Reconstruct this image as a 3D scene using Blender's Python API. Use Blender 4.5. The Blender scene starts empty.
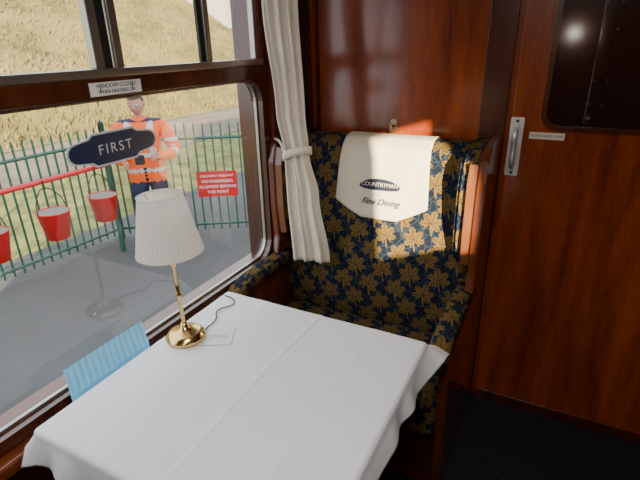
import bpy, bmesh, math, random
from mathutils import Vector, Matrix, noise
random.seed(4)
S = bpy.context.scene
COL = S.collection

# ---------------------------------------------------------------- materials
def newmat(name):
    m = bpy.data.materials.new(name); m.use_nodes = True
    nt = m.node_tree
    return m, nt, nt.nodes['Principled BSDF']

def pmat(name, col, rough=0.5, metal=0.0, coat=0.0, var=0.0, scale=8.0, bump=0.0, bscale=80.0, stretch=(1,1,1), spec=0.5):
    m, nt, b = newmat(name)
    b.inputs['Roughness'].default_value = rough
    b.inputs['Metallic'].default_value = metal
    b.inputs['Coat Weight'].default_value = coat
    b.inputs['Coat Roughness'].default_value = 0.1
    b.inputs['Specular IOR Level'].default_value = spec
    tc = nt.nodes.new('ShaderNodeTexCoord'); mp = nt.nodes.new('ShaderNodeMapping')
    nt.links.new(tc.outputs['Object'], mp.inputs[0]); mp.inputs['Scale'].default_value = stretch
    n = nt.nodes.new('ShaderNodeTexNoise'); n.inputs['Scale'].default_value = scale; n.inputs['Detail'].default_value = 5
    nt.links.new(mp.outputs[0], n.inputs['Vector'])
    r = nt.nodes.new('ShaderNodeValToRGB')
    v = max(var, 0.02)
    r.color_ramp.elements[0].position = 0.3; r.color_ramp.elements[1].position = 0.7
    r.color_ramp.elements[0].color = (*[c*(1-v) for c in col], 1)
    r.color_ramp.elements[1].color = (*[min(1, c*(1+v)) for c in col], 1)
    nt.links.new(n.outputs['Fac'], r.inputs[0]); nt.links.new(r.outputs[0], b.inputs['Base Color'])
    if bump:
        n2 = nt.nodes.new('ShaderNodeTexNoise'); n2.inputs['Scale'].default_value = bscale; n2.inputs['Detail'].default_value = 3
        nt.links.new(mp.outputs[0], n2.inputs['Vector'])
        bp = nt.nodes.new('ShaderNodeBump'); bp.inputs['Strength'].default_value = bump; bp.inputs['Distance'].default_value = 0.01
        nt.links.new(n2.outputs['Fac'], bp.inputs['Height']); nt.links.new(bp.outputs[0], b.inputs['Normal'])
    return m

def wood(name, c1, c2, rough=0.25, coat=0.6, stretch=(7, 7, 0.9), scale=1.6):
    m, nt, b = newmat(name)
    tc = nt.nodes.new('ShaderNodeTexCoord'); mp = nt.nodes.new('ShaderNodeMapping')
    nt.links.new(tc.outputs['Object'], mp.inputs[0]); mp.inputs['Scale'].default_value = stretch
    n = nt.nodes.new('ShaderNodeTexNoise'); n.inputs['Scale'].default_value = scale
    n.inputs['Detail'].default_value = 8; n.inputs['Distortion'].default_value = 0.6
    nt.links.new(mp.outputs[0], n.inputs['Vector'])
    n3 = nt.nodes.new('ShaderNodeTexNoise'); n3.inputs['Scale'].default_value = scale*9; n3.inputs['Detail'].default_value = 4
    nt.links.new(mp.outputs[0], n3.inputs['Vector'])
    add = nt.nodes.new('ShaderNodeMath'); add.operation = 'MULTIPLY_ADD'
    nt.links.new(n3.outputs['Fac'], add.inputs[0]); add.inputs[1].default_value = 0.35
    nt.links.new(n.outputs['Fac'], add.inputs[2])
    r = nt.nodes.new('ShaderNodeValToRGB')
    r.color_ramp.elements[0].position = 0.42; r.color_ramp.elements[1].position = 0.95
    r.color_ramp.elements[0].color = (*c1, 1); r.color_ramp.elements[1].color = (*c2, 1)
    nt.links.new(add.outputs[0], r.inputs[0]); nt.links.new(r.outputs[0], b.inputs['Base Color'])
    b.inputs['Roughness'].default_value = rough; b.inputs['Coat Weight'].default_value = coat
    b.inputs['Coat Roughness'].default_value = 0.12
    return m

def glassmat(name, tint=(1, 1, 1), refl=1.0):
    m = bpy.data.materials.new(name); m.use_nodes = True
    nt = m.node_tree; nt.nodes.clear()
    o = nt.nodes.new('ShaderNodeOutputMaterial'); mx = nt.nodes.new('ShaderNodeMixShader')
    t = nt.nodes.new('ShaderNodeBsdfTransparent'); t.inputs[0].default_value = (*tint, 1)
    g = nt.nodes.new('ShaderNodeBsdfGlossy'); g.inputs['Roughness'].default_value = 0.01
    lw = nt.nodes.new('ShaderNodeLayerWeight'); lw.inputs['Blend'].default_value = 0.5
    # schlick-like for both pane faces
    p = nt.nodes.new('ShaderNodeMath'); p.operation = 'POWER'; p.inputs[1].default_value = 4
    nt.links.new(lw.outputs['Facing'], p.inputs[0])
    ma = nt.nodes.new('ShaderNodeMath'); ma.operation = 'MULTIPLY_ADD'; ma.inputs[1].default_value = 0.75*refl; ma.inputs[2].default_value = 0.06*refl
    ma.use_clamp = True
    nt.links.new(p.outputs[0], ma.inputs[0])
    nt.links.new(ma.outputs[0], mx.inputs[0]); nt.links.new(t.outputs[0], mx.inputs[1]); nt.links.new(g.outputs[0], mx.inputs[2])
    nt.links.new(mx.outputs[0], o.inputs[0])
    return m

def fabric_leaf(name):
    m, nt, b = newmat(name)
    def M(op, a, b_=None, c=None, clamp=False):
        n = nt.nodes.new('ShaderNodeMath'); n.operation = op; n.use_clamp = clamp
        for i, v in enumerate((a, b_, c)):
            if v is None: continue
            if isinstance(v, (int, float)): n.inputs[i].default_value = v
            else: nt.links.new(v, n.inputs[i])
        return n.outputs[0]
    uv = nt.nodes.new('ShaderNodeUVMap'); sp = nt.nodes.new('ShaderNodeSeparateXYZ')
    nt.links.new(uv.outputs[0], sp.inputs[0])
    U, V = sp.outputs[0], sp.outputs[1]
    CW, CH = 0.120, 0.152
    def leaf(ou, ov, R0, tilt):
        u = M('ADD', M('DIVIDE', U, CW), ou + 40.0); v = M('ADD', M('DIVIDE', V, CH), ov + 40.0)
        px = M('MULTIPLY', M('SUBTRACT', M('FRACT', u), 0.5), CW)
        py = M('MULTIPLY', M('SUBTRACT', M('FRACT', v), 0.44), CH)
        th = M('ADD', M('ARCTAN2', px, py), tilt)
        r = M('SQRT', M('ADD', M('MULTIPLY', px, px), M('MULTIPLY', py, py)))
        ab = M('ABSOLUTE', th)
        lobe = M('POWER', M('ABSOLUTE', M('COSINE', M('MULTIPLY', th, 3.4))), 0.9)
        jag = M('MULTIPLY', M('ABSOLUTE', M('SINE', M('MULTIPLY', th, 17.0))), 0.12)
        base = M('SUBTRACT', 1.0, M('MULTIPLY', ab, 0.13))
        Rt = M('MULTIPLY', M('MULTIPLY', base, M('ADD', M('MULTIPLY', lobe, 0.42), M('ADD', 0.50, jag))), R0)
        body = M('MULTIPLY', M('LESS_THAN', r, Rt), M('LESS_THAN', ab, 2.6))
        vein = M('MULTIPLY', M('ABSOLUTE', M('SINE', M('MULTIPLY', th, 3.4))), r)
        vn = M('GREATER_THAN', vein, 0.0032)
        body = M('MULTIPLY', body, vn)
        hat = M('GREATER_THAN', M('FRACT', M('MULTIPLY', M('ADD', r, M('MULTIPLY', vein, 0.8)), 110.0)), 0.45)
        body = M('MULTIPLY', body, M('ADD', M('MULTIPLY', hat, 0.88), 0.12))
        stem = M('MULTIPLY', M('LESS_THAN', M('ABSOLUTE', M('SUBTRACT', px, M('MULTIPLY', M('MULTIPLY', py, py), 4.0))), 0.0022),
                 M('MULTIPLY', M('LESS_THAN', py, 0.0), M('GREATER_THAN', py, -0.046)))
        return M('MAXIMUM', body, stem)
    g1 = leaf(0, 0, 0.057, 0.25); g2 = leaf(0.5, 0.5, 0.057, -0.3)
    nz = nt.nodes.new('ShaderNodeTexNoise'); nz.inputs['Scale'].default_value = 55; nt.links.new(uv.outputs[0], nz.inputs['Vector'])
    vo = nt.nodes.new('ShaderNodeTexVoronoi'); vo.feature = 'DISTANCE_TO_EDGE'; vo.inputs['Scale'].default_value = 30
    nt.links.new(uv.outputs[0], vo.inputs['Vector'])
    sc = M('MULTIPLY', M('LESS_THAN', vo.outputs[0], 0.05), 0.6)
    mix1 = nt.nodes.new('ShaderNodeMix'); mix1.data_type = 'RGBA'
    mix1.inputs[6].default_value = (0.005, 0.008, 0.018, 1); mix1.inputs[7].default_value = (0.028, 0.045, 0.065, 1)
    nt.links.new(M('ADD', sc, M('MULTIPLY', nz.outputs[0], 0.2)), mix1.inputs[0])
    mix2 = nt.nodes.new('ShaderNodeMix'); mix2.data_type = 'RGBA'; nt.links.new(mix1.outputs[2], mix2.inputs[6])
    mix2.inputs[7].default_value = (0.25, 0.14, 0.014, 1)
    nt.links.new(M('MULTIPLY', M('MAXIMUM', g1, g2), M('ADD', 0.55, M('MULTIPLY', nz.outputs[0], 0.6)), clamp=True), mix2.inputs[0])
    nt.links.new(mix2.outputs[2], b.inputs['Base Color'])
    b.inputs['Roughness'].default_value = 0.9; b.inputs['Specular IOR Level'].default_value = 0.15
    return m

W_RED = wood('mahogany_veneer', (0.115, 0.016, 0.003), (0.37, 0.068, 0.009))
W_DARK = wood('dark_mahogany', (0.03, 0.007, 0.003), (0.10, 0.025, 0.008))
W_MID = wood('varnished_trim', (0.07, 0.014, 0.004), (0.20, 0.048, 0.012), rough=0.2)
W_TAN = wood('seat_edge_wood', (0.10, 0.030, 0.008), (0.22, 0.07, 0.02), rough=0.35)
ALU = pmat('aluminium', (0.42, 0.40, 0.36), 0.35, 0.9, var=0.1)
DARKMETAL = pmat('dark_metal', (0.05, 0.045, 0.04), 0.4, 0.6)
CHROME = pmat('chrome', (0.75, 0.74, 0.72), 0.16, 1.0)
STEEL = pmat('brushed_steel', (0.75, 0.74, 0.72), 0.4, 0.55)
BRONZE = pmat('aged_bronze', (0.42, 0.33, 0.26), 0.3, 0.9)
BRASS = pmat('brass', (0.72, 0.50, 0.20), 0.16, 1.0, var=0.06)
LEAF = fabric_leaf('leaf_moquette')
GLASS = glassmat('window_glass', (0.95, 0.97, 0.96))
CLOTH = pmat('white_linen', (0.85, 0.85, 0.89), 0.85, var=0.02, scale=3, bump=0.08, bscale=420)
CREAM = pmat('cream_cotton', (0.70, 0.62, 0.47), 0.9, var=0.04, bump=0.1, bscale=300)
WHITE = pmat('white_paint', (0.8, 0.8, 0.78), 0.5)
BLACK = pmat('black_rubber', (0.01, 0.01, 0.01), 0.5)
NAVYE = pmat('navy_enamel', (0.012, 0.025, 0.075), 0.35)
NAVYP = pmat('navy_print', (0.01, 0.014, 0.04), 0.8)
SILVER = pmat('silver_enamel', (0.62, 0.64, 0.68), 0.4)
CARPET = pmat('dark_carpet', (0.012, 0.010, 0.016), 0.95, var=0.6, scale=60, bump=0.3, bscale=300)
CEILM = pmat('cream_ceiling', (0.62, 0.58, 0.50), 0.6)
BLUEP = pmat('pale_blue_paper', (0.20, 0.58, 0.84), 0.6)
REDP = pmat('red_enamel', (0.55, 0.010, 0.010), 0.35)
GREENP = pmat('green_paint', (0.025, 0.10, 0.06), 0.45)
BUCKIN = pmat('bucket_lining', (0.40, 0.37, 0.35), 0.6)
ASPH = pmat('asphalt', (0.072, 0.071, 0.069), 0.85, var=0.2, scale=1.3, bump=0.4, bscale=60)
SKIN = pmat('skin', (0.42, 0.20, 0.13), 0.55)
HAIR = pmat('brown_hair', (0.07, 0.04, 0.025), 0.8, bump=0.5, bscale=200)
ORANGE = pmat('hi_vis_orange', (0.80, 0.11, 0.01), 0.7, var=0.12, scale=10)
REFL = pmat('reflective_tape', (0.48, 0.48, 0.45), 0.35)
TROUS = pmat('navy_workwear', (0.015, 0.02, 0.05), 0.85, var=0.3, scale=12)

# ---------------------------------------------------------------- helpers
def group(name, loc=(0, 0, 0)):
    e = bpy.data.objects.new(name, None); e.location = loc; e.empty_display_size = 0.05
    COL.objects.link(e); return e

def put(ob, parent=None):
    COL.objects.link(ob)
    if parent is not None:
        ob.parent = parent
        ob.matrix_parent_inverse = Matrix.Translation(-Vector(parent.location))
    return ob

def box_uv(bm):
    uvl = bm.loops.layers.uv.verify(); bm.normal_update()
    for f in bm.faces:
        n = f.normal; a = [abs(n.x), abs(n.y), abs(n.z)]
        k = a.index(max(a))
        for l in f.loops:
            c = l.vert.co
            l[uvl].uv = (c.y, c.z) if k == 0 else ((c.x, c.z) if k == 1 else (c.x, c.y))

def mk(name, bm, mats, parent=None, smooth=False, uv=False):
    if uv: box_uv(bm)
    bm.normal_update()
    me = bpy.data.meshes.new(name); bm.to_mesh(me); bm.free()
    for m in (mats if isinstance(mats, (list, tuple)) else [mats]): me.materials.append(m)
    if smooth:
        for p in me.polygons: p.use_smooth = True
    ob = bpy.data.objects.new(name, me); put(ob, parent)
    return ob

def addbox(bm, lo, hi, mi=0):
    g = bmesh.ops.create_cube(bm, size=1.0)
    c = [(a+b)/2 for a, b in zip(lo, hi)]; s = [abs(b-a) for a, b in zip(lo, hi)]
    for v in g['verts']:
        v.co = Vector((v.co.x*s[0]+c[0], v.co.y*s[1]+c[1], v.co.z*s[2]+c[2]))
    for f in {f for v in g['verts'] for f in v.link_faces}: f.material_index = mi
    return g['verts']

def boxes(name, lst, mat, parent=None, bevel=0.0, seg=2, uv=False, smooth=False):
    bm = bmesh.new()
    for lo, hi in lst: addbox(bm, lo, hi)
    if bevel: bmesh.ops.bevel(bm, geom=bm.edges[:], offset=bevel, segments=seg, profile=0.5, affect='EDGES')
    ob = mk(name, bm, mat, parent, smooth or bevel > 0, uv)
    if bevel:
        w = ob.modifiers.new('wn', 'WEIGHTED_NORMAL'); w.keep_sharp = False
    return ob

def lathe(name, prof, loc, mat, parent=None, n=48, pleat=0, amp=0.0, cap=True):
    bm = bmesh.new(); rings = []
    for r, z in prof:
        ring = []
        for i in range(n):
            a = 2*math.pi*i/n
            rr = r + (amp*math.cos(pleat*a) if pleat else 0)
            ring.append(bm.verts.new((loc[0]+rr*math.cos(a), loc[1]+rr*math.sin(a), loc[2]+z)))
        rings.append(ring)
    for a, b in zip(rings, rings[1:]):
        for i in range(n):
            bm.faces.new((a[i], a[(i+1) % n], b[(i+1) % n], b[i]))
    if cap:
        bm.faces.new(rings[0][::-1]); bm.faces.new(rings[-1])
    bmesh.ops.recalc_face_normals(bm, faces=bm.faces[:])
    return mk(name, bm, mat, parent, True)

def tube(name, pts, r, mat, parent=None, smoothc=True, cyclic=False):
    cu = bpy.data.curves.new(name, 'CURVE'); cu.dimensions = '3D'; cu.bevel_depth = r; cu.bevel_resolution = 4
    cu.use_fill_caps = True
    if smoothc:
        sp = cu.splines.new('BEZIER'); sp.bezier_points.add(len(pts)-1)
        for bp, p in zip(sp.bezier_points, pts):
            bp.co = p; bp.handle_left_type = bp.handle_right_type = 'AUTO'
    else:
        sp = cu.splines.new('POLY'); sp.points.add(len(pts)-1)
        for bp, p in zip(sp.points, pts): bp.co = (*p, 1)
    sp.use_cyclic_u = cyclic
    ob = bpy.data.objects.new(name, cu); cu.materials.append(mat); put(ob, parent)
    return ob

def bake(ob):
    """evaluate modifiers / curve to plain mesh"""
    bpy.context.view_layer.update()
    dg = bpy.context.evaluated_depsgraph_get()
    me = bpy.data.meshes.new_from_object(ob.evaluated_get(dg))
    return me

def text(s, size, mat4, mat, parent=None, name='lettering', extrude=0.0004, shear=0.0, space=1.0, bold=0.0):
    cu = bpy.data.curves.new(name, 'FONT'); cu.body = s; cu.size = size
    cu.align_x = 'CENTER'; cu.align_y = 'CENTER'; cu.extrude = extrude; cu.shear = shear; cu.space_character = space; cu.offset = bold
    tmp = bpy.data.objects.new('tmp_text', cu); COL.objects.link(tmp)
    me = bake(tmp); bpy.data.objects.remove(tmp)
    me.transform(mat4); me.materials.clear(); me.materials.append(mat)
    ob = bpy.data.objects.new(name, me); put(ob, parent); return ob

def frameYZ(p):   # readable from +x side
    return Matrix(((0, 0, 1, p[0]), (1, 0, 0, p[1]), (0, 1, 0, p[2]), (0, 0, 0, 1)))
def frameXZ(p):   # readable from -y side
    return Matrix(((1, 0, 0, p[0]), (0, 0, -1, p[1]), (0, 1, 0, p[2]), (0, 0, 0, 1)))

def rrect(w, h, r, n=8):
    pts = []
    for cx, cy, a0 in ((w/2-r, h/2-r, 0), (-w/2+r, h/2-r, 90), (-w/2+r, -h/2+r, 180), (w/2-r, -h/2+r, 270)):
        for i in range(n+1):
            a = math.radians(a0+90*i/n); pts.append((cx+r*math.cos(a), cy+r*math.sin(a)))
    return pts

def extr(name, pts, depth, mat4, mat, parent=None, uv=False, bevel=0.0):
    bm = bmesh.new()
    a = [bm.verts.new((x, y, 0)) for x, y in pts]; b = [bm.verts.new((x, y, depth)) for x, y in pts]
    bm.faces.new(a[::-1]); bm.faces.new(b)
    n = len(pts)
    for i in range(n): bm.faces.new((a[i], a[(i+1) % n], b[(i+1) % n], b[i]))
    bmesh.ops.recalc_face_normals(bm, faces=bm.faces[:])
    if bevel: bmesh.ops.bevel(bm, geom=bm.edges[:], offset=bevel, segments=2, affect='EDGES', clamp_overlap=True)
    bm.transform(mat4)
    return mk(name, bm, mat, parent, False, uv)

def ring(name, wo, ho, ro, wi, hi, ri, depth, mat4, mat, parent=None):
    bm = bmesh.new(); o = rrect(wo, ho, ro); i_ = rrect(wi, hi, ri); n = len(o)
    L = [[bm.verts.new((x, y, z)) for x, y in pp] for z in (0, depth) for pp in (o, i_)]
    oo, ii, o2, i2 = L
    for k in range(n):
        j = (k+1) % n
        bm.faces.new((oo[k], oo[j], ii[j], ii[k])); bm.faces.new((o2[k], i2[k], i2[j], o2[j]))
        bm.faces.new((oo[k], o2[k], o2[j], oo[j])); bm.faces.new((ii[k], ii[j], i2[j], i2[k]))
    bmesh.ops.recalc_face_normals(bm, faces=bm.faces[:])
    bm.transform(mat4)
    return mk(name, bm, mat, parent)

# ---------------------------------------------------------------- carriage shell
YB = 1.97; XW = -1.12; XR = 1.52; YF = -2.3; ZC = 2.25
WY0, WY1, WZ0, WZ1 = 0.20, 1.66, 0.69, 1.90
boxes('floor', [((XW-0.13, YF-0.06, -0.08), (XR+0.13, YB+0.06, 0.0))], CARPET)
boxes('ceiling', [((XW-0.13, YF-0.06, ZC), (XR+0.13, YB+0.06, ZC+0.08))], CEILM)
def wallopen(name, x0, x1, y0, y1, z0, z1, oy0, oy1, oz0, oz1, mat):
    boxes(name, [((x0, y0, z0), (x1, y1, oz0)), ((x0, y0, oz1), (x1, y1, z1)),
                 ((x0, y0, oz0), (x1, oy0, oz1)), ((x0, oy1, oz0), (x1, y1, oz1))], mat)
wallopen('wall_left', XW-0.12, XW, YF, YB, 0, ZC, WY0, WY1, WZ0, WZ1, W_MID)
RY0, RY1, RZ1 = -1.04, 0.42, 1.99
wallopen('wall_right', XR, XR+0.06, YF, YB, 0, ZC, RY0, RY1, WZ0, RZ1, W_MID)
boxes('wall_back', [((XW-0.12, YB, 0), (XR+0.12, YB+0.06, ZC))], W_RED)
boxes('wall_front', [((XW-0.12, YF-0.06, 0), (XR+0.12, YF, ZC))], W_RED)

# window 1 (left)
w1 = group('window_1', (XW, 0.93, 1.3))
yc = (WY0+WY1)/2; ww = WY1-WY0
def fyz(x, y, z): return frameYZ((x, y, z))
lz0, lz1 = WZ0, 1.50
ring('lower_frame', ww+0.02, lz1-lz0+0.02, 0.01, ww-0.05, lz1-lz0-0.05, 0.085, 0.055, fyz(XW-0.045, yc, (lz0+lz1)/2), W_DARK, w1)
ring('lower_metal_bead', ww-0.045, lz1-lz0-0.045, 0.087, ww-0.066, lz1-lz0-0.066, 0.078, 0.012, fyz(XW-0.028, yc, (lz0+lz1)/2), ALU, w1)
boxes('middle_rail', [((XW-0.06, WY0-0.01, 1.477), (XW+0.015, WY1+0.01, 1.528))], W_DARK, w1, 0.004)
boxes('vent_runner', [((XW-0.04, WY0, 1.528), (XW+0.012, WY1, 1.55))], ALU, w1, 0.003)
boxes('vent_runner_top', [((XW-0.04, WY0, 1.865), (XW+0.012, WY1, 1.90))], ALU, w1, 0.003)
boxes('vent_stile', [((XW-0.03, y-0.014, 1.55), (XW-0.005, y+0.014, 1.865)) for y in (WY0+0.015, 0.54, 0.912, 0.978, 1.36, WY1-0.015)], ALU, w1, 0.003)
boxes('vent_stile_seal', [((XW-0.022, y-0.013, 1.55), (XW-0.012, y+0.013, 1.865)) for y in (0.945, 1.335)], BLACK, w1)
boxes('side_jamb', [((XW-0.12, WY0-0.001, WZ0), (XW-0.03, WY0+0.012, WZ1)), ((XW-0.12, WY1-0.012, WZ0), (XW-0.03, WY1+0.001, WZ1))], W_DARK, w1)
bm = bmesh.new()
for z0, z1, x in ((WZ0, 1.50, XW-0.035), (1.50, WZ1, XW-0.02)):
    vs = [bm.verts.new(p) for p in ((x, WY0, z0), (x, WY1, z0), (x, WY1, z1), (x, WY0, z1))]; bm.faces.new(vs)
mk('glass_pane', bm, GLASS, w1)
# sill & trims
boxes('trim_1', [((XW, WY0-0.15, 0.635), (XW+0.05, 1.70, 0.675))], W_MID, None, 0.008)
boxes('trim_2', [((XW, WY1+0.03, 0.68), (XW+0.02, WY1+0.10, ZC))], W_MID, None, 0.004)

# label on the rail
lb = group('window_notice', (XW+0.016, 0.92, 1.50))
LBY = 0.932
boxes('plate', [((XW+0.0155, LBY-0.085, 1.484), (XW+0.018, LBY+0.085, 1.518))], WHITE, lb)
text('WINDOW CLOSED', 0.0150, fyz(XW+0.0185, LBY, 1.5085), BLACK, lb, 'text_line_1')
text('WHEN HEATING ON', 0.0130, fyz(XW+0.0185, LBY, 1.4935), BLACK, lb, 'text_line_2')
text('I               I', 0.024, fyz(XW+0.0185, LBY, 1.501), BLACK, lb, 'arrow_marks')

# FIRST sign on the glass
fs = group('first_class_sign', (XW-0.03, 0.93, 1.335))
def plaque(w, h):
    pts = []
    hw, hh = w/2, h/2; e = 0.028
    pts += [(hw-e, hh*0.62), (hw*0.55, hh*0.74), (hw*0.45, hh), (-hw*0.45, hh), (-hw*0.55, hh*0.74), (-hw+e, hh*0.62)]
    for i in range(7):
        a = math.radians(90+30*i); pts.append((-hw+e+e*math.cos(a)*1.0, hh*0.62*math.sin(a)))
    pts += [(-hw*0.55, -hh*0.74), (-hw*0.45, -hh), (hw*0.45, -hh), (hw*0.55, -hh*0.74)]
    for i in range(7):
        a = math.radians(-90+30*i); pts.append((hw-e+e*math.cos(a), hh*0.62*math.sin(a)))
    out = []
    for p in pts:
        if not out or (abs(out[-1][0]-p[0])+abs(out[-1][1]-p[1])) > 1e-4: out.append(p)
    if abs(out[0][0]-out[-1][0])+abs(out[0][1]-out[-1][1]) < 1e-4: out.pop()
    return out
extr('border', plaque(0.315, 0.094), 0.002, fyz(XW-0.034, 0.932, 1.338), SILVER, fs)
extr('field', plaque(0.303, 0.082), 0.001, fyz(XW-0.032, 0.932, 1.338), NAVYE, fs)
text('FIRST', 0.040, fyz(XW-0.0305, 0.932, 1.336), SILVER, fs, 'lettering', space=1.3)

# bulkhead trims and door
boxes('trim_3', [((-0.315, YB-0.014, 0), (-0.215, YB, 2.1))], W_DARK, None, 0.004)
boxes('trim_4', [((-1.035, YB-0.01, 0.6), (-1.02, YB, 2.15)), ((-1.12, YB-0.018, 0.6), (-1.06, YB, 2.2))], W_DARK, None)
boxes('baseboard_back', [((-0.19, YB-0.022, 0.0), (XR, YB-0.0165, 0.045))], W_DARK)
d1 = group('door_1', (0.2, YB, 1.0))
boxes('door_leaf', [((-0.195, YB-0.016, 0.005), (0.66, YB, 2.02))], W_RED, d1, 0.003)
boxes('door_jamb', [((0.67, YB-0.02, 0), (0.75, YB, 2.1)), ((-0.215, YB-0.02, 2.03), (0.75, YB, 2.1))], W_DARK, d1)
dwx, dwz, dww, dwh = 0.210, 1.590, 0.58, 0.58
BG = pmat('dark_glass', (0.008, 0.007, 0.007), 0.09, spec=0.8, coat=0.5)
ring('window_rim', dww+0.03, dwh+0.03, 0.06, dww-0.005, dwh-0.005, 0.05, 0.008, frameXZ((dwx, YB-0.016, dwz)), W_DARK, d1)
extr('window_pane', rrect(dww, dwh, 0.05), 0.003, frameXZ((dwx, YB-0.016, dwz)), BG, d1)
boxes('glazing_bar', [((0.045, YB-0.026, 1.315), (0.10, YB-0.018, 1.865))], BG, d1, 0.003)
boxes('inspection_bolts', [((0.05+dx, YB-0.029, z), (0.056+dx, YB-0.025, z+0.006)) for dx in (0, 0.04) for z in (1.38, 1.46, 1.62, 1.7)], DARKMETAL, d1)
lathe('door_stop', [(0.0, 0), (0.014, 0), (0.014, 0.01), (0.008, 0.02), (0, 0.02)], (0, 0, 0), DARKMETAL, d1, 20, cap=False).data.transform(
    Matrix.Translation((0.06, YB-0.019, 1.335)) @ Matrix.Rotation(math.radians(90), 4, 'X'))
# handle
hx, hz = -0.172, 1.215
extr('handle_plate', rrect(0.048, 0.225, 0.006), 0.004, frameXZ((hx, YB-0.016, hz)), STEEL, d1)
tube('handle_grip', [(hx, YB-0.02, hz+0.075), (hx, YB-0.05, hz+0.06), (hx, YB-0.052, hz), (hx, YB-0.05, hz-0.06), (hx, YB-0.02, hz-0.075)], 0.009, STEEL, d1)
for z in (hz+0.099, hz-0.099):
    boxes('handle_screw', [((hx-0.005, YB-0.024, z-0.005), (hx+0.005, YB-0.019, z+0.005))], DARKMETAL, d1, 0.002)
dn = group('door_notice', (-0.06, YB, 1.255))
boxes('plate', [((-0.125, YB-0.019, 1.251), (-0.005, YB-0.0165, 1.276))], CREAM, dn)
text('PLEASE CLOSE DOOR', 0.0115, frameXZ((-0.065, YB-0.0195, 1.2635)), BLACK, dn, 'text_line_1', 0.0002)

# coat hook
ch = group('coat_hook', (-0.66, YB, 1.27))
extr('back_plate', rrect(0.032, 0.055, 0.014), 0.006, frameXZ((-0.665, YB, 1.268)), BRONZE, ch)
tube('hook', [(-0.665, YB-0.004, 1.265), (-0.665, YB-0.03, 1.249), (-0.665, YB-0.045, 1.262), (-0.665, YB-0.047, 1.285)], 0.008, BRONZE, ch)

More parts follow.
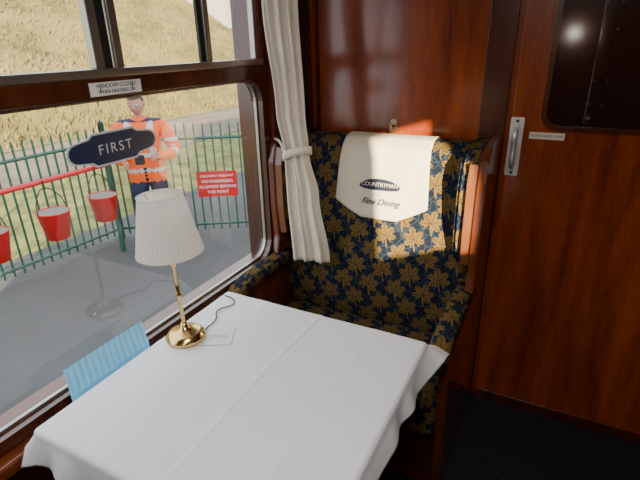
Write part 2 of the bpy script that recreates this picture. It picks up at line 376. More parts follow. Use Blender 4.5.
# ---------------------------------------------------------------- seats
def seat(name, cx, y0, flip, cover=True):
    g = group(name, (0, 0, 0)); IN = 0.415; OUT = 0.445
    boxes('plinth', [((-IN, -0.60, 0.0), (IN, -0.10, 0.27))], W_DARK, g)
    boxes('cushion', [((-IN, -0.66, 0.27), (IN, -0.19, 0.455))], LEAF, g, 0.045, 4, uv=True)
    prof = [(-0.02, 0.40), (-0.235, 0.40), (-0.262, 0.47), (-0.268, 0.56), (-0.258, 0.68), (-0.235, 0.80), (-0.212, 0.91), (-0.196, 1.00),
            (-0.186, 1.08), (-0.172, 1.15), (-0.150, 1.20), (-0.115, 1.228), (-0.07, 1.236), (-0.02, 1.232)]
    bm = bmesh.new(); uvl = bm.loops.layers.uv.verify()
    nx = 20; rows = []
    for i in range(nx+1):
        t = -1+2*i/nx; x = IN*t
        k = 1-0.10*abs(t)**6
        rows.append([bm.verts.new((x, y*k if y < -0.05 else y, z)) for y, z in prof])
    s = [0]
    for a, b_ in zip(prof, prof[1:]): s.append(s[-1]+math.hypot(b_[0]-a[0], b_[1]-a[1]))
    for i in range(nx):
        for j in range(len(prof)-1):
            f = bm.faces.new((rows[i][j], rows[i+1][j], rows[i+1][j+1], rows[i][j+1]))
            for l, (ii, jj) in zip(f.loops, ((i, j), (i+1, j), (i+1, j+1), (i, j+1))):
                l[uvl].uv = (-IN+2*IN*ii/nx, s[jj])
    bm.faces.new(rows[0]); bm.faces.new(rows[-1][::-1])
    bmesh.ops.recalc_face_normals(bm, faces=bm.faces[:])
    ob = mk('backrest', bm, LEAF, g, True)
    for sx in (-1, 1):
        # wing
        wp = [(-0.10, 0.74), (-0.20, 0.76), (-0.275, 0.84), (-0.295, 0.95), (-0.295, 1.12), (-0.275, 1.19), (-0.225, 1.232), (-0.15, 1.245), (-0.02, 1.245), (-0.02, 0.74)]
        m4 = Matrix(((0, 0, sx, sx*0.345), (1, 0, 0, 0), (0, 1, 0, 0), (0, 0, 0, 1)))
        extr('wing', wp, 0.07, m4, LEAF, g, True, 0.012)
        tp = [(-0.292, 0.82), (-0.306, 0.95), (-0.306, 1.13), (-0.286, 1.20)]
        bm = bmesh.new(); rr = []
        for y, z in tp:
            rr.append([bm.verts.new((sx*x, yy, z)) for x, yy in ((0.382, y+0.01), (0.382, y-0.006), (0.412, y-0.006), (0.412, y+0.01))])
        for a, b_ in zip(rr, rr[1:]):
            for k in range(4): bm.faces.new((a[k], a[(k+1) % 4], b_[(k+1) % 4], b_[k]))
        bm.faces.new(rr[0]); bm.faces.new(rr[-1][::-1]); bmesh.ops.recalc_face_normals(bm, faces=bm.faces[:])
        mk('wing_edge', bm, W_TAN, g)
        # end panel
        pp = [(-0.005, 0), (-0.60, 0), (-0.625, 0.10), (-0.665, 0.60), (-0.665, 0.655), (-0.40, 0.68), (-0.33, 0.72), (-0.310, 0.80), (-0.318, 0.95), (-0.318, 1.14),
              (-0.295, 1.21), (-0.24, 1.25), (-0.15, 1.262), (-0.005, 1.262)]
        m4 = Matrix(((0, 0, sx, sx*IN), (1, 0, 0, 0), (0, 1, 0, 0), (0, 0, 0, 1)))
        extr('end_panel', pp, 0.03, m4, W_MID, g, False, 0.004)
        # arm pad
        bm = bmesh.new(); rr = []
        ap = [(-0.25, 0.700), (-0.34, 0.700), (-0.45, 0.704), (-0.56, 0.702), (-0.64, 0.688), (-0.685, 0.655), (-0.695, 0.615)]
        n = 14
        for k, (y, z) in enumerate(ap):
            a = ap[max(0, k-1)]; b_ = ap[min(len(ap)-1, k+1)]
            ty, tz = b_[0]-a[0], b_[1]-a[1]; L = math.hypot(ty, tz); ny, nz = tz/L, -ty/L
            if nz < 0 or (k > 4 and ny > 0): ny, nz = -ny, -nz
            sc = 1.0 if k < len(ap)-1 else 0.75
            rg = []
            for q in range(n):
                an = 2*math.pi*q/n
                cx_, cz_ = math.cos(an), math.sin(an)
                e = 0.55
                ex = math.copysign(abs(cx_)**e, cx_)*0.036*sc; ez = math.copysign(abs(cz_)**e, cz_)*0.026*sc
                rg.append(bm.verts.new((sx*(0.411)+ex, y+ny*ez, z+nz*ez)))
            rr.append(rg)
        for a, b_ in zip(rr, rr[1:]):
            for q in range(n): bm.faces.new((a[q], a[(q+1) % n], b_[(q+1) % n], b_[q]))
        bm.faces.new(rr[0]); bm.faces.new(rr[-1][::-1]); bmesh.ops.recalc_face_normals(bm, faces=bm.faces[:])
        mk('arm_pad', bm, LEAF, g, True, True)
    if cover:
        path = [(-0.03, 1.16), (-0.025, 1.238), (-0.07, 1.243), (-0.118, 1.236), (-0.156, 1.206), (-0.179, 1.155), (-0.193, 1.08), (-0.203, 1.00), (-0.219, 0.91), (-0.235, 0.84)]
        sl = [0]
        for a, b_ in zip(path, path[1:]): sl.append(sl[-1]+math.hypot(b_[0]-a[0], b_[1]-a[1]))
        def at(q):
            for i in range(len(sl)-1):
                if q <= sl[i+1] or i == len(sl)-2:
                    t = (q-sl[i])/(sl[i+1]-sl[i]); a, b_ = path[i], path[i+1]
                    return a[0]+(b_[0]-a[0])*t, a[1]+(b_[1]-a[1])*t
        bm = bmesh.new(); NX, NQ = 48, 40; hw = 0.187; cxs = 0.022
        G = []
        for i in range(NX+1):
            u = -1+2*i/NX
            au = abs(u)
            # straight sides, angled lower corners, flat centre (shield shape)
            end = sl[7]+0.018 + 0.066*min(1.0, (1-au)/0.62)**0.9
            row = []
            for j in range(NQ+1):
                q = end*j/NQ; y, z = at(q)
                fl = 1.0 + 0.10*max(0, (q-sl[4]))/0.3
                row.append(bm.verts.new((cxs+u*hw*fl, y-0.0025-0.0020*math.sin(u*7+q*14)*min(1, j/20), z+0.002)))
            G.append(row)
        for i in range(NX):
            for j in range(NQ): bm.faces.new((G[i][j], G[i+1][j], G[i+1][j+1], G[i][j+1]))
        ob = mk('headrest_cover', bm, CREAM, g, True)
        so = ob.modifiers.new('s', 'SOLIDIFY'); so.thickness = 0.0012; so.offset = 0
        M4 = Matrix.Translation((cxs-0.004, -0.2020, 1.058)) @ Matrix.Rotation(-0.155, 4, 'X') @ Matrix.Rotation(math.radians(90), 4, 'X')
        pl = []
        for i in range(48):
            a = 2*math.pi*i/48; pl.append((0.088*math.cos(a), 0.024*math.sin(a)+0.008*(1-(math.cos(a))**2)-0.004))
        extr('emblem', pl, 0.001, M4, NAVYP, g)
        text('COUNTRYMAN', 0.0225, M4 @ Matrix.Translation((0, 0.003, 0.0016)), CREAM, g, 'emblem_lettering', 0.0003)
        M5 = Matrix.Translation((cxs+0.002, -0.2130, 0.990)) @ Matrix.Rotation(-0.155, 4, 'X') @ Matrix.Rotation(math.radians(90), 4, 'X')
        text('Fine Dining', 0.036, M5, NAVYP, g, 'script_lettering', 0.0004, shear=0.5, bold=0.0005)
    g.location = (cx, y0, 0)
    for c in g.children: c.matrix_parent_inverse = Matrix.Identity(4)
    if flip: g.rotation_euler = (0, 0, math.pi)
    return g
seat('train_seat', -0.664, YB-0.01, False)
seat('train_seat', -0.664, -0.36, True)

# ---------------------------------------------------------------- table
TX0, TX1, TY0, TY1, TZ = -1.035, -0.288, 0.462, 1.215, 0.738
t = group('dining_table', (-0.65, 0.84, 0))
boxes('table_top', [((TX0, TY0, TZ-0.03), (TX1, TY1, TZ))], W_DARK, t, 0.006)
boxes('wall_bracket', [((XW, 0.62, TZ-0.10), (TX0+0.10, 1.07, TZ-0.055)), ((TX0+0.02, 0.7, TZ-0.06), (TX0+0.1, 1.0, TZ-0.03))], W_DARK, t)
lathe('table_leg', [(0.10, 0), (0.10, 0.015), (0.03, 0.03), (0.024, 0.08), (0.024, 0.66), (0.05, 0.69), (0.05, TZ-0.03)], (-0.45, 0.845, 0), CHROME, t, 32)

def tablecloth():
    bm = bmesh.new(); OV = dict(l=0.055, r=0.085, n=0.10, f=0.10)
    def span(a0, a1, o0, o1, n_in, n_o):
        return [a0-o0+o0*i/n_o for i in range(n_o)] + [a0+(a1-a0)*i/n_in for i in range(n_in+1)] + [a1+o1*(i+1)/n_o for i in range(n_o)]
    xs = span(TX0, TX1, OV['l'], OV['r'], 220, 18); ys = span(TY0, TY1, OV['n'], OV['f'], 220, 18)
    G = []
    for x in xs:
        row = []
        for y in ys:
            cx = min(max(x, TX0), TX1); cy = min(max(y, TY0), TY1)
            ox, oy = x-cx, y-cy
            d = math.hypot(ox, oy)
            z = TZ+0.004
            xw = x + 0.004*math.sin(y*9)
            z += 0.0034*math.exp(-abs(xw+0.650)/0.005) + 0.0015*math.exp(-abs(y-0.86+0.003*math.sin(x*8))/0.006) + 0.0018*math.exp(-abs(xw+0.45)/0.004) + 0.0014*math.exp(-abs(xw+0.86)/0.004)
            z += 0.0028*(0.5+0.5*noise.noise(Vector((x*5+y*2, y*4, 0.3)))) + 0.0011*noise.noise(Vector((x*16, y*9+x*6, 4.3)))
            if d > 0:
                dx, dy = ox/d, oy/d
                along = (y*1.0 if abs(ox) > abs(oy) else x)
                rip = 0.5+0.5*math.sin(along*26+1.8*math.sin(along*13))
                corner = min(abs(ox), abs(oy))/max(1e-6, max(abs(ox), abs(oy)))
                rb = 0.012
                fl = 0.12+0.24*rip*min(1, d/0.05)+0.30*corner
                if ox > 0: fl += 0.55*math.exp(-((TY1-cy)/0.09))
                fl = min(fl, 0.85); dn = math.sqrt(1-fl*fl)
                if d < rb*1.57:
                    a = d/rb; px = rb*math.sin(a); pz = -rb*(1-math.cos(a))
                else:
                    e = d-rb*1.57; px = rb + e*fl; pz = -rb - e*dn
                X, Y = cx+dx*px, cy+dy*px; Z = z+pz
            else: X, Y, Z = x, y, z
            if X < TX0-0.026: X = TX0-0.026
            row.append(bm.verts.new((X, Y, Z)))
        G.append(row)
    for i in range(len(xs)-1):
        for j in range(len(ys)-1): bm.faces.new((G[i][j], G[i+1][j], G[i+1][j+1], G[i][j+1]))
    ob = mk('tablecloth', bm, CLOTH, None, True)
    so = ob.modifiers.new('s', 'SOLIDIFY'); so.thickness = 0.0010; so.offset = 1
    return ob
tablecloth()

# ---------------------------------------------------------------- table lamp
LX, LY, LZ = -0.970, 0.915, TZ+0.010
L = group('table_lamp', (LX, LY, LZ))
lathe('base', [(0.060, -0.001), (0.062, 0.004), (0.062, 0.012), (0.056, 0.016), (0.054, 0.022), (0.046, 0.025), (0.030, 0.029), (0.018, 0.036), (0.011, 0.046), (0.009, 0.056)], (LX, LY, LZ), BRASS, L)
lathe('stem', [(0.0085, 0.05), (0.006, 0.06), (0.006, 0.14), (0.0085, 0.145), (0.0085, 0.155), (0.006, 0.16), (0.006, 0.245), (0.012, 0.252), (0.012, 0.26), (0.016, 0.266), (0.016, 0.282), (0.008, 0.29), (0.008, 0.32)], (LX, LY, LZ), BRASS, L, 24)
lathe('bulb', [(0.010, 0.31), (0.016, 0.33), (0.024, 0.36), (0.022, 0.385), (0.010, 0.40), (0.001, 0.404)], (LX, LY, LZ), WHITE, L, 24)
ms = bpy.data.materials.new('pleated_shade_fabric'); ms.use_nodes = True; nt = ms.node_tree
pb = nt.nodes['Principled BSDF']; pb.inputs['Base Color'].default_value = (0.90, 0.88, 0.84, 1); pb.inputs['Roughness'].default_value = 0.8
tr = nt.nodes.new('ShaderNodeBsdfTranslucent'); tr.inputs[0].default_value = (0.95, 0.90, 0.82, 1)
mx = nt.nodes.new('ShaderNodeMixShader'); mx.inputs[0].default_value = 0.5
nt.links.new(pb.outputs[0], mx.inputs[1]); nt.links.new(tr.outputs[0], mx.inputs[2]); nt.links.new(mx.outputs[0], nt.nodes['Material Output'].inputs[0])
sh = lathe('shade', [(0.0960, 0.294), (0.0970, 0.298), (0.0945, 0.304), (0.089, 0.332), (0.081, 0.371), (0.073, 0.412), (0.065, 0.452), (0.0625, 0.463), (0.0635, 0.467), (0.0625, 0.471)], (LX, LY, LZ), ms, L, 288, pleat=48, amp=0.0016, cap=False)
tube('shade_ring', [(LX+0.064*math.cos(a), LY+0.064*math.sin(a), LZ+0.469) for a in [i*math.pi/12 for i in range(24)]], 0.0016, WHITE, L, cyclic=True)
tube('shade_spider', [(LX-0.062, LY, LZ+0.465), (LX, LY, LZ+0.41), (LX+0.062, LY, LZ+0.465)], 0.0012, BRASS, L)
L.rotation_euler = (0, math.radians(-2.2), 0)   # leans very slightly to the window, as old lamps do
tube('power_cord', [(LX+0.03, LY+0.055, LZ+0.003), (LX+0.02, LY+0.12, LZ+0.001), (LX-0.01, LY+0.17, LZ+0.003), (LX+0.01, LY+0.235, LZ+0.001), (LX-0.05, LY+0.27, LZ+0.001), (LX-0.098, LY+0.275, LZ-0.02), (LX-0.100, LY+0.275, LZ-0.12)], 0.0022, BLACK, L)

# card under the lamp, and blue paper against window
pc = group('paper_card', (-0.90, 0.93, TZ+0.01))
M4 = Matrix.Translation((-0.893, 0.957, TZ+0.0088)) @ Matrix.Rotation(math.radians(28), 4, 'Z')
extr('card_sheet', [(-0.06, -0.045), (0.06, -0.045), (0.06, 0.045), (-0.06, 0.045)], 0.0008, M4, WHITE, pc)
text('TABLE', 0.020, M4 @ Matrix.Translation((0.015, 0.0, 0.0012)), pmat('pink_print', (0.6, 0.3, 0.3)), pc, 'print', 0.0002)
def bluepaper():
    bm = bmesh.new(); N = 56; A = []; B = []; C = []
    for i in range(N+1):
        y = 0.575+0.275*i/N
        w = 0.0014*(1 if i % 4 < 2 else -1)
        A.append(bm.verts.new((-1.068+w*0.5, y, 0.738+w))); B.append(bm.verts.new((-1.119, y+0.026, 0.790+w)))
        C.append(bm.verts.new((-1.0675, y, 0.690)))
    for i in range(N):
        bm.faces.new((A[i], A[i+1], B[i+1], B[i])); bm.faces.new((C[i], C[i+1], A[i+1], A[i]))
    ob = mk('paper_napkin', bm, BLUEP)
    so = ob.modifiers.new('s', 'SOLIDIFY'); so.thickness = 0.0015
bluepaper()

# ---------------------------------------------------------------- curtain
def curtain(name, keys, nf, amp, parentmat, tie=None):
    g = group(name, (keys[0][1], keys[0][2], keys[0][0]))
    bm = bmesh.new(); rows = []; NZ, NW = 90, 110
    for i in range(NZ+1):
        z = keys[0][0]+(keys[-1][0]-keys[0][0])*i/NZ
        for a, b_ in zip(keys, keys[1:]):
            if z >= b_[0]-1e-6: break
        t = (a[0]-z)/(a[0]-b_[0]); t = t*t*(3-2*t)
        x, y, w, dxn, dyn = [a[k]+(b_[k]-a[k])*t for k in range(1, 6)]
        l = math.hypot(dxn, dyn); dx, dy = dxn/l, dyn/l
        row = []
        for j in range(NW+1):
            u = j/NW-0.5
            off = amp*math.sin(2*math.pi*nf*(u+0.5)+0.8*math.sin(z*3+u*5)) + 0.3*amp*math.sin(2*math.pi*nf*2.3*u+z*2)
            row.append(bm.verts.new((x+dx*u*w+dy*off, y+dy*u*w-dx*off, z)))
        rows.append(row)
    for a, b_ in zip(rows, rows[1:]):
        for j in range(NW): bm.faces.new((a[j], a[j+1], b_[j+1], b_[j]))
    ob = mk('curtain_drape', bm, parentmat, g, True)
    so = ob.modifiers.new('s', 'SOLIDIFY'); so.thickness = 0.002
    if tie:
        x, y, z, w = tie
        pts = []
        for k in range(24):
            a = 2*math.pi*k/24; pts.append((x+w*math.cos(a)*0.97, y+0.022*math.sin(a)+w*math.cos(a)*0.25, z+0.02*math.cos(a+0.6)))
        bm = bmesh.new(); T = []
        for p in pts: T.append((bm.verts.new((p[0], p[1], p[2]+0.016)), bm.verts.new((p[0], p[1], p[2]-0.016))))
        for k in range(24): bm.faces.new((T[k][0], T[(k+1) % 24][0], T[(k+1) % 24][1], T[k][1]))
        ob = mk('tieback', bm, parentmat, g, True); so = ob.modifiers.new('s', 'SOLIDIFY'); so.thickness = 0.004
        tube('tieback_strap', [(x-w*0.9, y-0.01, z), (-1.06, 1.67, z+0.035), (XW+0.005, 1.705, z+0.04)], 0.006, parentmat, g)
    return g
CURT = pmat('curtain_cotton', (0.72, 0.65, 0.54), 0.9, var=0.05, bump=0.15, bscale=250)
curtain('curtain', [(1.98, -1.020, 1.645, 0.15, 1, .35), (1.75, -1.010, 1.645, 0.135, 1, .3), (1.35, -0.975, 1.63, 0.115, 1, .25), (1.19, -0.955, 1.63, 0.10, 1, .25), (1.02, -0.935, 1.63, 0.135, 1, .2), (0.72, -0.905, 1.63, 0.165, 1, .2)], 3, 0.010, CURT,
        (-0.955, 1.63, 1.19, 0.058))

# ---------------------------------------------------------------- right-hand side window; unseen blind and curtain added to shape the sun patch
w2 = group('window_2', (XR, -0.2, 1.3))
boxes('frame', [((XR-0.01, RY0-0.03, WZ0-0.03), (XR+0.05, RY1+0.03, WZ0)), ((XR-0.01, RY0-0.03, RZ1), (XR+0.05, RY1+0.03, RZ1+0.03)),
                ((XR-0.01, RY0-0.03, WZ0), (XR+0.05, RY0, RZ1)), ((XR-0.01, RY1, WZ0), (XR+0.05, RY1+0.03, RZ1))], W_DARK, w2)
bm = bmesh.new(); bm.faces.new([bm.verts.new(p) for p in ((XR+0.04, RY0, WZ0), (XR+0.04, RY1, WZ0), (XR+0.04, RY1, RZ1), (XR+0.04, RY0, RZ1))])
mk('glass_pane', bm, GLASS, w2)
boxes('sun_mask_blind', [((XR-0.02, RY0-0.02, WZ0-0.02), (XR-0.014, RY1+0.04, 1.46))], CREAM, None)  # unseen blind, added to cut off the sun below the patch
curtain('curtain', [(2.04, XR-0.05, 0.00, 1.00, 0.001, 1), (0.66, XR-0.05, 0.00, 1.00, 0.001, 1)], 12, 0.014, CURT)  # unseen curtain, added to block the sun beside the open gap

# ---------------------------------------------------------------- ceiling fill lights, unseen, added to brighten the interior
def emis(name, col, st):
    m, nt, b = newmat(name); b.inputs['Emission Color'].default_value = (*col, 1); b.inputs['Emission Strength'].default_value = st; return m
LIT = emis('fill_diffuser', (1, 0.95, 0.88), 2.0)
for k, (cx, cy) in enumerate(((-0.15, 0.10), (0.2, -1.3))):
    g = group('ceiling_fill_light', (cx, cy, ZC))
    boxes('housing', [((cx-0.17, cy-0.42, ZC-0.02), (cx+0.17, cy+0.42, ZC))], CHROME, g, 0.004)
    boxes('diffuser', [((cx-0.15, cy-0.40, ZC-0.045), (cx+0.15, cy+0.40, ZC-0.02))], LIT, g, 0.008)
    ld = bpy.data.lights.new('fill_area_light', 'AREA'); ld.shape = 'RECTANGLE'; ld.size = 0.3; ld.size_y = 0.8; ld.energy = (15, 7)[k]; ld.color = (1.0, 0.97, 0.94)
    lo = bpy.data.objects.new('fill_area_light', ld); lo.location = (cx, cy, ZC-0.05); put(lo, g)
# unseen lamp behind the camera, added to make the glint in the door glass
g = group('glint_lamp', (-0.10, YF, 1.62))
boxes('wall_plate', [((-0.14, YF, 1.56), (-0.06, YF+0.015, 1.68))], BRASS, g, 0.004)
tube('arm', [(-0.10, YF+0.01, 1.60), (-0.10, YF+0.07, 1.58), (-0.10, YF+0.09, 1.61)], 0.006, BRASS, g)
lathe('globe', [(0.012, 0), (0.035, 0.016), (0.045, 0.043), (0.035, 0.074), (0.012, 0.088), (0.001, 0.090)], (-0.10, YF+0.09, 1.60), emis('globe_glass', (1, 0.93, 0.82), 28), g, 24)

# ---------------------------------------------------------------- outside
GZ = -0.70
boxes('platform', [((-5.6, -9, GZ-0.3), (-1.42, 24, GZ))], ASPH)
PATH = pmat('pale_gravel', (0.15, 0.125, 0.085), 0.95, var=0.25, scale=2, bump=0.5, bscale=30)
DIRT = pmat('rough_grass', (0.17, 0.165, 0.04), 0.95, var=0.5, scale=3, bump=0.6, bscale=20)
boxes('verge_ground', [((-8.6, -12, GZ-0.3), (-5.6, 34, GZ-0.04))], DIRT)
boxes('gravel_path', [((-12.2, -12, GZ-0.3), (-8.6, 40, GZ-0.02))], PATH)
GR, nt, b = newmat('sunlit_grass'); tc = nt.nodes.new('ShaderNodeTexCoord')
n1 = nt.nodes.new('ShaderNodeTexNoise'); n1.inputs['Scale'].default_value = 0.55; n1.inputs['Detail'].default_value = 10; n1.inputs['Roughness'].default_value = 0.7
nt.links.new(tc.outputs['Object'], n1.inputs['Vector'])
r = nt.nodes.new('ShaderNodeValToRGB'); r.color_ramp.elements[0].position = 0.35; r.color_ramp.elements[1].position = 0.66
r.color_ramp.elements[0].color = (0.075, 0.066, 0.016, 1); r.color_ramp.elements[1].color = (0.19, 0.14, 0.055, 1)
e = r.color_ramp.elements.new(0.5); e.color = (0.14, 0.113, 0.032, 1)
nt.links.new(n1.outputs['Fac'], r.inputs[0]); nt.links.new(r.outputs[0], b.inputs['Base Color']); b.inputs['Roughness'].default_value = 1.0
def bank_z(x, y):
    s = max(0.0, -12.2-x)
    return GZ + 0.9*min(s, 1.6)*0.35 + max(0, s-1.0)*0.47 + 0.35*noise.noise(Vector((x*0.25, y*0.25, 0)))*min(1, s) + 0.10*noise.noise(Vector((x*1.3, y*1.3, 2)))*min(1, s)
bm = bmesh.new(); G = []
for i in range(101):
    x = -12.1-0.30*i
    G.append([bm.verts.new((x, -12+0.5*j, bank_z(x, -12+0.5*j))) for j in range(145)])
for i in range(100):
    for j in range(144): bm.faces.new((G[i][j], G[i][j+1], G[i+1][j+1], G[i+1][j]))
bank = mk('grass_bank', bm, GR, None, True)
bm = bmesh.new()
for _ in range(28000):
    x = -12.3-random.random()**1.3*22; y = random.uniform(-2, 46); z = bank_z(x, y)
    h = random.uniform(0.08, 0.26); w = random.uniform(0.02, 0.06); a = random.uniform(0, 3.14)
    dx, dy = w*math.cos(a), w*math.sin(a); lx, ly = random.uniform(-.15, .15), random.uniform(-.15, .15)
    bm.faces.new([bm.verts.new(p) for p in ((x-dx, y-dy, z-0.03), (x+dx, y+dy, z-0.03), (x+lx, y+ly, z+h))])
mk('grass_tufts', bm, GR, bank)

# fence
def fence(name, pts, h=1.36, parent=None):
    g = group(name, (pts[0][0], pts[0][1], GZ)); bmx = bmesh.new()
    def rod(x, y, z0, z1, r, n=6, tip=True):
        ringb = [bmx.verts.new((x+r*math.cos(2*math.pi*k/n), y+r*math.sin(2*math.pi*k/n), z0)) for k in range(n)]
        ringt = [bmx.verts.new((x+r*math.cos(2*math.pi*k/n), y+r*math.sin(2*math.pi*k/n), z1)) for k in range(n)]
        for k in range(n): bmx.faces.new((ringb[k], ringb[(k+1) % n], ringt[(k+1) % n], ringt[k]))
        tp = bmx.verts.new((x, y, z1+(0.04 if tip else 0.0)))
        for k in range(n): bmx.faces.new((ringt[k], ringt[(k+1) % n], tp))
    for a, b_ in zip(pts, pts[1:]):
        a = Vector((*a, 0)); b_ = Vector((*b_, 0)); Ln = (b_-a).length; n = int(Ln/0.105)
        for k in range(n+1):
            p = a.lerp(b_, k/n); rod(p.x, p.y, GZ+0.06, GZ+h, 0.0115)
        np_ = max(1, round(Ln/2.2))
        for k in range(np_+1):
            p = a.lerp(b_, k/np_); rod(p.x, p.y, GZ, GZ+h+0.06, 0.036, 10)
    mk('pickets', bmx, GREENP, g)
    for k, zz in enumerate((GZ+0.14, GZ+h-0.16)):
        for a, b_ in zip(pts, pts[1:]):
            tube('rail_%d' % k, [(a[0], a[1], zz), (b_[0], b_[1], zz)], 0.019, GREENP, g, False)
    return g
fence('metal_fence', [(-5.15, -1.0), (-4.95, 3.85), (-3.05, 5.08), (-1.9, 5.8)], 1.42)

# red notice on the fence
sg = group('warning_sign', (-3.79, 4.52, -0.02))
dv = Vector((1.9, 1.23, 0)).normalized(); nv = Vector((dv.y, -dv.x, 0))
P = Vector((-3.86, 4.555, -0.02)) + nv*0.024
SM = Matrix(((dv.x, 0, nv.x, P.x), (dv.y, 0, nv.y, P.y), (0, 1, 0, P.z), (0, 0, 0, 1)))
extr('board', rrect(0.50, 0.33, 0.015), 0.006, SM, REDP, sg)
for k, s_ in enumerate(('ASK-FAMILY RAILWAY', 'NO PASSENGERS', 'ALLOWED BEYOND', 'THIS POINT')):
    text(s_, (0.042, 0.052, 0.052, 0.052)[k], SM @ Matrix.Translation((0, 0.105-0.07*k, 0.0068)), WHITE, sg, 'text_line_%d' % (k+1), 0.0004)

# bucket rail
br = group('bucket_rail', (-4.6, 2.0, GZ))
tube('top_bar', [(-4.6, 0.2, 0.38), (-4.6, 3.6, 0.38)], 0.026, REDP, br, False)
for y in (0.25, 1.9, 3.56):
    tube('post', [(-4.6, y, GZ), (-4.6, y, 0.38)], 0.03, GREENP, br, False)
for y, z in ((2.13, 0.08), (2.76, 0.08), (3.36, 0.08)):
    g = group('fire_bucket', (-4.53, y, z)); x = -4.52
    lathe('pail', [(0.10, -0.29), (0.108, -0.285), (0.155, -0.01), (0.165, 0.0), (0.160, 0.006), (0.150, -0.004)], (x, y, z), REDP, g, 40, cap=False)
    lathe('lining', [(0.001, -0.275), (0.100, -0.275), (0.149, -0.004)], (x, y, z), BUCKIN, g, 40, cap=False)
    lathe('bottom', [(0.001, -0.288), (0.101, -0.288)], (x, y, z), REDP, g, 40, cap=False)
    tube('bail_handle', [(x, y-0.16, z-0.01), (x-0.03, y-0.12, z+0.14), (x-0.06, y, z+0.235), (x-0.03, y+0.12, z+0.14), (x, y+0.16, z-0.01)], 0.006, DARKMETAL, g)
    tube('hook', [(x-0.06, y, z+0.22), (-4.565, y, z+0.235), (-4.57, y, 0.40)], 0.006, DARKMETAL, g)

# cottage at the top of the bank
ct = group('white_cottage', (-20.5, 27, 2))
cz = bank_z(-21, 27)
WALLW = pmat('cottage_render', (0.30, 0.29, 0.27), 0.8)
boxes('walls', [((-24, 25.5, cz-1.5), (-19.5, 31.5, cz+2.6))], WALLW, ct)
bm = bmesh.new()
vs = [bm.verts.new(p) for p in ((-24.3, 25.2, cz+2.6), (-19.2, 25.2, cz+2.6), (-21.75, 25.2, cz+4.4), (-24.3, 31.8, cz+2.6), (-19.2, 31.8, cz+2.6), (-21.75, 31.8, cz+4.4))]
for f in ((0, 1, 2), (3, 5, 4), (0, 2, 5, 3), (1, 4, 5, 2), (0, 3, 4, 1)): bm.faces.new([vs[i] for i in f])
mk('roof', bm, pmat('slate', (0.12, 0.12, 0.14), 0.8), ct)
boxes('cottage_windows', [((-19.52, y, cz+0.9), (-19.46, y+0.9, cz+2.0)) for y in (26.0, 27.9, 29.8)], BG, ct)

# ---------------------------------------------------------------- railway worker
def skinmesh(verts, edges, radii, sub=2):
    me = bpy.data.meshes.new('tmp_sk'); me.from_pydata(verts, edges, []); ob = bpy.data.objects.new('tmp_sk', me); COL.objects.link(ob)
    ob.modifiers.new('sk', 'SKIN')
    for i, rr in enumerate(radii):
        me.skin_vertices[0].data[i].radius = rr if isinstance(rr, tuple) else (rr, rr)
        me.skin_vertices[0].data[i].use_root = (i == 0)
    s = ob.modifiers.new('sub', 'SUBSURF'); s.levels = sub; s.render_levels = sub
    out = bake(ob); bpy.data.objects.remove(ob); return out

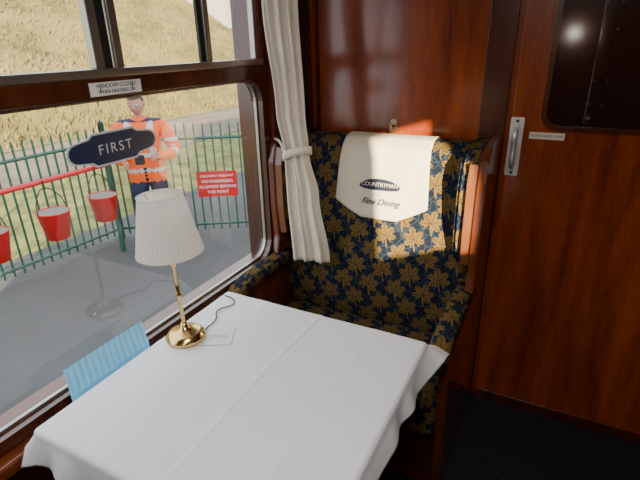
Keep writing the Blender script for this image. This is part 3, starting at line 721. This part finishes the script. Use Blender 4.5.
def worker():
    g = group('railway_worker', (0, 0, 0))
    V = [(0, 0, .94), (0, 0, 1.06), (0, -.01, 1.22), (0, 0, 1.37), (0, .01, 1.47), (0, -.01, 1.54)]
    Rr = [(.20, .15), (.195, .145), (.205, .15), (.185, .13), (.075, .07), (.055, .058)]
    E = [(0, 1), (1, 2), (2, 3), (3, 4), (4, 5)]
    hands = []
    for sx in (-1, 1):
        i = len(V)
        el = (sx*.315, .03, 1.12); wr = (sx*.17, -.255, 1.08 + (0.04 if sx > 0 else 0))
        V += [(sx*.175, 0, 1.395), (sx*.24, .01, 1.355), el, (sx*.255, -.10, 1.10), wr]
        Rr += [.09, .086, .068, .062, .046]
        E += [(3, i), (i, i+1), (i+1, i+2), (i+2, i+3), (i+3, i+4)]
        hands.append((sx, Vector(wr), (Vector(wr)-Vector((sx*.255, -.10, 1.10))).normalized()))
        i = len(V)
        V += [(sx*.095, 0, .84), (sx*.115, -.02, .50), (sx*.12, .01, .27), (sx*.12, .02, .10), (sx*.13, -.06, .055), (sx*.14, -.17, .045)]
        Rr += [(.105, .11), (.078, .08), (.070, .072), (.056, .060), (.050, .050), (.040, .036)]
        E += [(0, i), (i, i+1), (i+1, i+2), (i+2, i+3), (i+3, i+4), (i+4, i+5)]
    me = skinmesh(V, E, Rr, 3)
    for m in (ORANGE, REFL, TROUS, BLACK, SKIN): me.materials.append(m)
    for p in me.polygons:
        c = p.center; p.use_smooth = True; ax = abs(c.x)
        arm = ax > .215 or (c.y < -.17 and c.z > .95)
        if c.z > 1.485: k = 4
        elif c.z < .13: k = 3
        elif c.z < .82: k = 2
        else:
            k = 0
            if arm:
                if -.075 < c.y < -.03 and c.z < 1.2: k = 1
                if 1.235 < c.z < 1.275: k = 1
            else:
                if .93 < c.z < .97 or 1.10 < c.z < 1.14: k = 1
                if .09 < ax < .125 and c.z > 1.15: k = 1
                if ax < .012 and c.y < 0: k = 3
                if c.z > 1.455: k = 2
        p.material_index = k
    ob = bpy.data.objects.new('body', me); put(ob); parts = [ob]
    bm = bmesh.new(); bmesh.ops.create_icosphere(bm, subdivisions=4, radius=1.0)
    for v in bm.verts:
        x, y, z = v.co
        w = 1.0 if z > -0.1 else 1.0-0.33*min(1, (-z-0.1)/0.9)
        X = x*.076*w; Y = y*.094*(1.0 if z > -.2 else 1-0.12*(-z-.2)); Z = z*.118
        if y < -0.3 and z < -0.3: Y -= 0.010*min(1, (-z-.3)*2)
        dn = math.exp(-((x/.17)**2))*math.exp(-(((z+.16)/.20)**2))
        if y < 0: Y -= 0.024*dn
        de = math.exp(-(((abs(x)-.42)/.17)**2))*math.exp(-(((z-.06)/.11)**2))
        if y < 0: Y += 0.010*de
        v.co = (X, Y, Z)
    for f in bm.faces:
        c = f.calc_center_median()
        hair = c.z > .062 or (c.y > .012 and c.z > -.045) or (c.z > .025 and abs(c.x) > .062 and c.y > -.03)
        f.material_index = 1 if hair else 0
        if not hair and c.y < -.07 and -.066 < c.z < -.058 and abs(c.x) < .026: f.material_index = 2
    for v in bm.verts:
        if all(f.material_index == 1 for f in v.link_faces): v.co *= 1.07
    for sx in (-1, 1):
        r_ = bmesh.ops.create_icosphere(bm, subdivisions=2, radius=1.0)
        for v in r_['verts']: v.co = Vector((sx*.078+v.co.x*.009, .008+v.co.y*.018, -.005+v.co.z*.030))
        r_ = bmesh.ops.create_icosphere(bm, subdivisions=2, radius=.0115)
        fs_ = {f for v in r_['verts'] for f in v.link_faces}
        for v in r_['verts']: v.co += Vector((sx*.031, -.079, .006))
        for f in fs_: f.material_index = 3 if f.calc_center_median().y > -.0865 else 4
    EYEW = pmat('eye_white', (.8, .8, .8), .3)
    HM = Matrix.Translation((0, -.025, 1.635)) @ Matrix.Rotation(math.radians(-12), 4, 'Z') @ Matrix.Rotation(math.radians(14), 4, 'X')
    bm.transform(HM)
    parts.append(mk('head', bm, [SKIN, HAIR, pmat('lips', (.35, .10, .09)), EYEW, BLACK], None, True))
    for sx, wr, d in hands:
        up = Vector((0, 0, 1)); side = d.cross(up).normalized()*sx; up = side.cross(d).normalized()*sx
        if up.z < 0: up = -up
        def q(a, b_, c): return tuple(wr + d*a + up*b_ + side*c)
        V = [q(.0, 0, 0), q(.045, 0, 0), q(.085, 0, 0)]; Rr = [(.026, .024), (.034, .018), (.034, .017)]; E = [(0, 1), (1, 2)]
        for k, (off, ln) in enumerate(((.027, .030), (.009, .034), (-.009, .031), (-.026, .024))):
            i = len(V)
            V += [q(.10, off, 0), q(.10+ln, off*1.1, -.008), q(.10+ln*1.55, off*1.1, -.028), q(.10+ln*1.6, off*1.05, -.048)]
            Rr += [.0095, .009, .0085, .007]; E += [(2, i), (i, i+1), (i+1, i+2), (i+2, i+3)]
        i = len(V); V += [q(.045, .03, -.008), q(.075, .048, -.018), q(.098, .047, -.030)]; Rr += [.012, .010, .008]; E += [(1, i), (i, i+1), (i+1, i+2)]
        me = skinmesh(V, E, Rr, 2); me.materials.append(SKIN)
        for p in me.polygons: p.use_smooth = True
        ob = bpy.data.objects.new('hand', me); put(ob); parts.append(ob)
    bmc = bmesh.new(); addbox(bmc, (-.045, -.38, 1.075), (.045, -.355, 1.17))
    bmesh.ops.bevel(bmc, geom=bmc.edges[:], offset=.006, segments=2, affect='EDGES')
    parts.append(mk('radio_handset', bmc, BLACK))
    parts.append(lathe('collar', [(.085, 1.43), (.080, 1.47), (.074, 1.505), (.068, 1.50)], (0, 0, 0), ORANGE, None, 32, cap=False))
    for ob in parts: ob.parent = g
    g.location = (-4.25, 3.81, GZ+0.005); g.rotation_euler = (0, 0, math.radians(40)); g.scale = (1.10, 1.10, 1.06)
    return g
worker()

# ---------------------------------------------------------------- lights / world
wd = bpy.data.worlds.new('sky'); S.world = wd; wd.use_nodes = True; nt = wd.node_tree
bg = nt.nodes['Background']; bg.inputs[0].default_value = (0.86, 0.91, 1.0, 1); bg.inputs[1].default_value = 3.2
sd = bpy.data.lights.new('sun', 'SUN'); sd.energy = 36.0; sd.angle = 0.01; sd.color = (1.0, 0.82, 0.55)
so = bpy.data.objects.new('sun', sd); COL.objects.link(so); so.location = (8, -6, 6)
so.rotation_euler = Vector((-0.60, 0.75, -0.20)).to_track_quat('-Z', 'Y').to_euler()
pl = bpy.data.lights.new('window_portal', 'AREA'); pl.shape = 'RECTANGLE'; pl.size = 1.2; pl.size_y = 1.46; pl.cycles.is_portal = True
po = bpy.data.objects.new('window_portal', pl); COL.objects.link(po); po.location = (XW-0.125, yc, 1.295)
po.rotation_euler = Vector((1, 0, 0)).to_track_quat('-Z', 'Y').to_euler()

# ---------------------------------------------------------------- camera
cam = bpy.data.cameras.new('camera'); co = bpy.data.objects.new('camera', cam); COL.objects.link(co)
a, p, ro = math.radians(27.8), math.radians(22.7), math.radians(1.3)
h = Vector((-math.sin(a), math.cos(a), 0)); rr = Vector((math.cos(a), math.sin(a), 0)); zz = Vector((0, 0, 1))
F = h*math.cos(p)-zz*math.sin(p); U0 = h*math.sin(p)+zz*math.cos(p)
R = rr*math.cos(ro)-U0*math.sin(ro); U = U0*math.cos(ro)+rr*math.sin(ro)
mw = Matrix(((R.x, U.x, -F.x, 0), (R.y, U.y, -F.y, 0), (R.z, U.z, -F.z, 1.6), (0, 0, 0, 1)))
co.matrix_world = mw
cam.sensor_width = 36; cam.lens = 470/640*36; cam.clip_start = 0.02; cam.clip_end = 200
S.camera = co
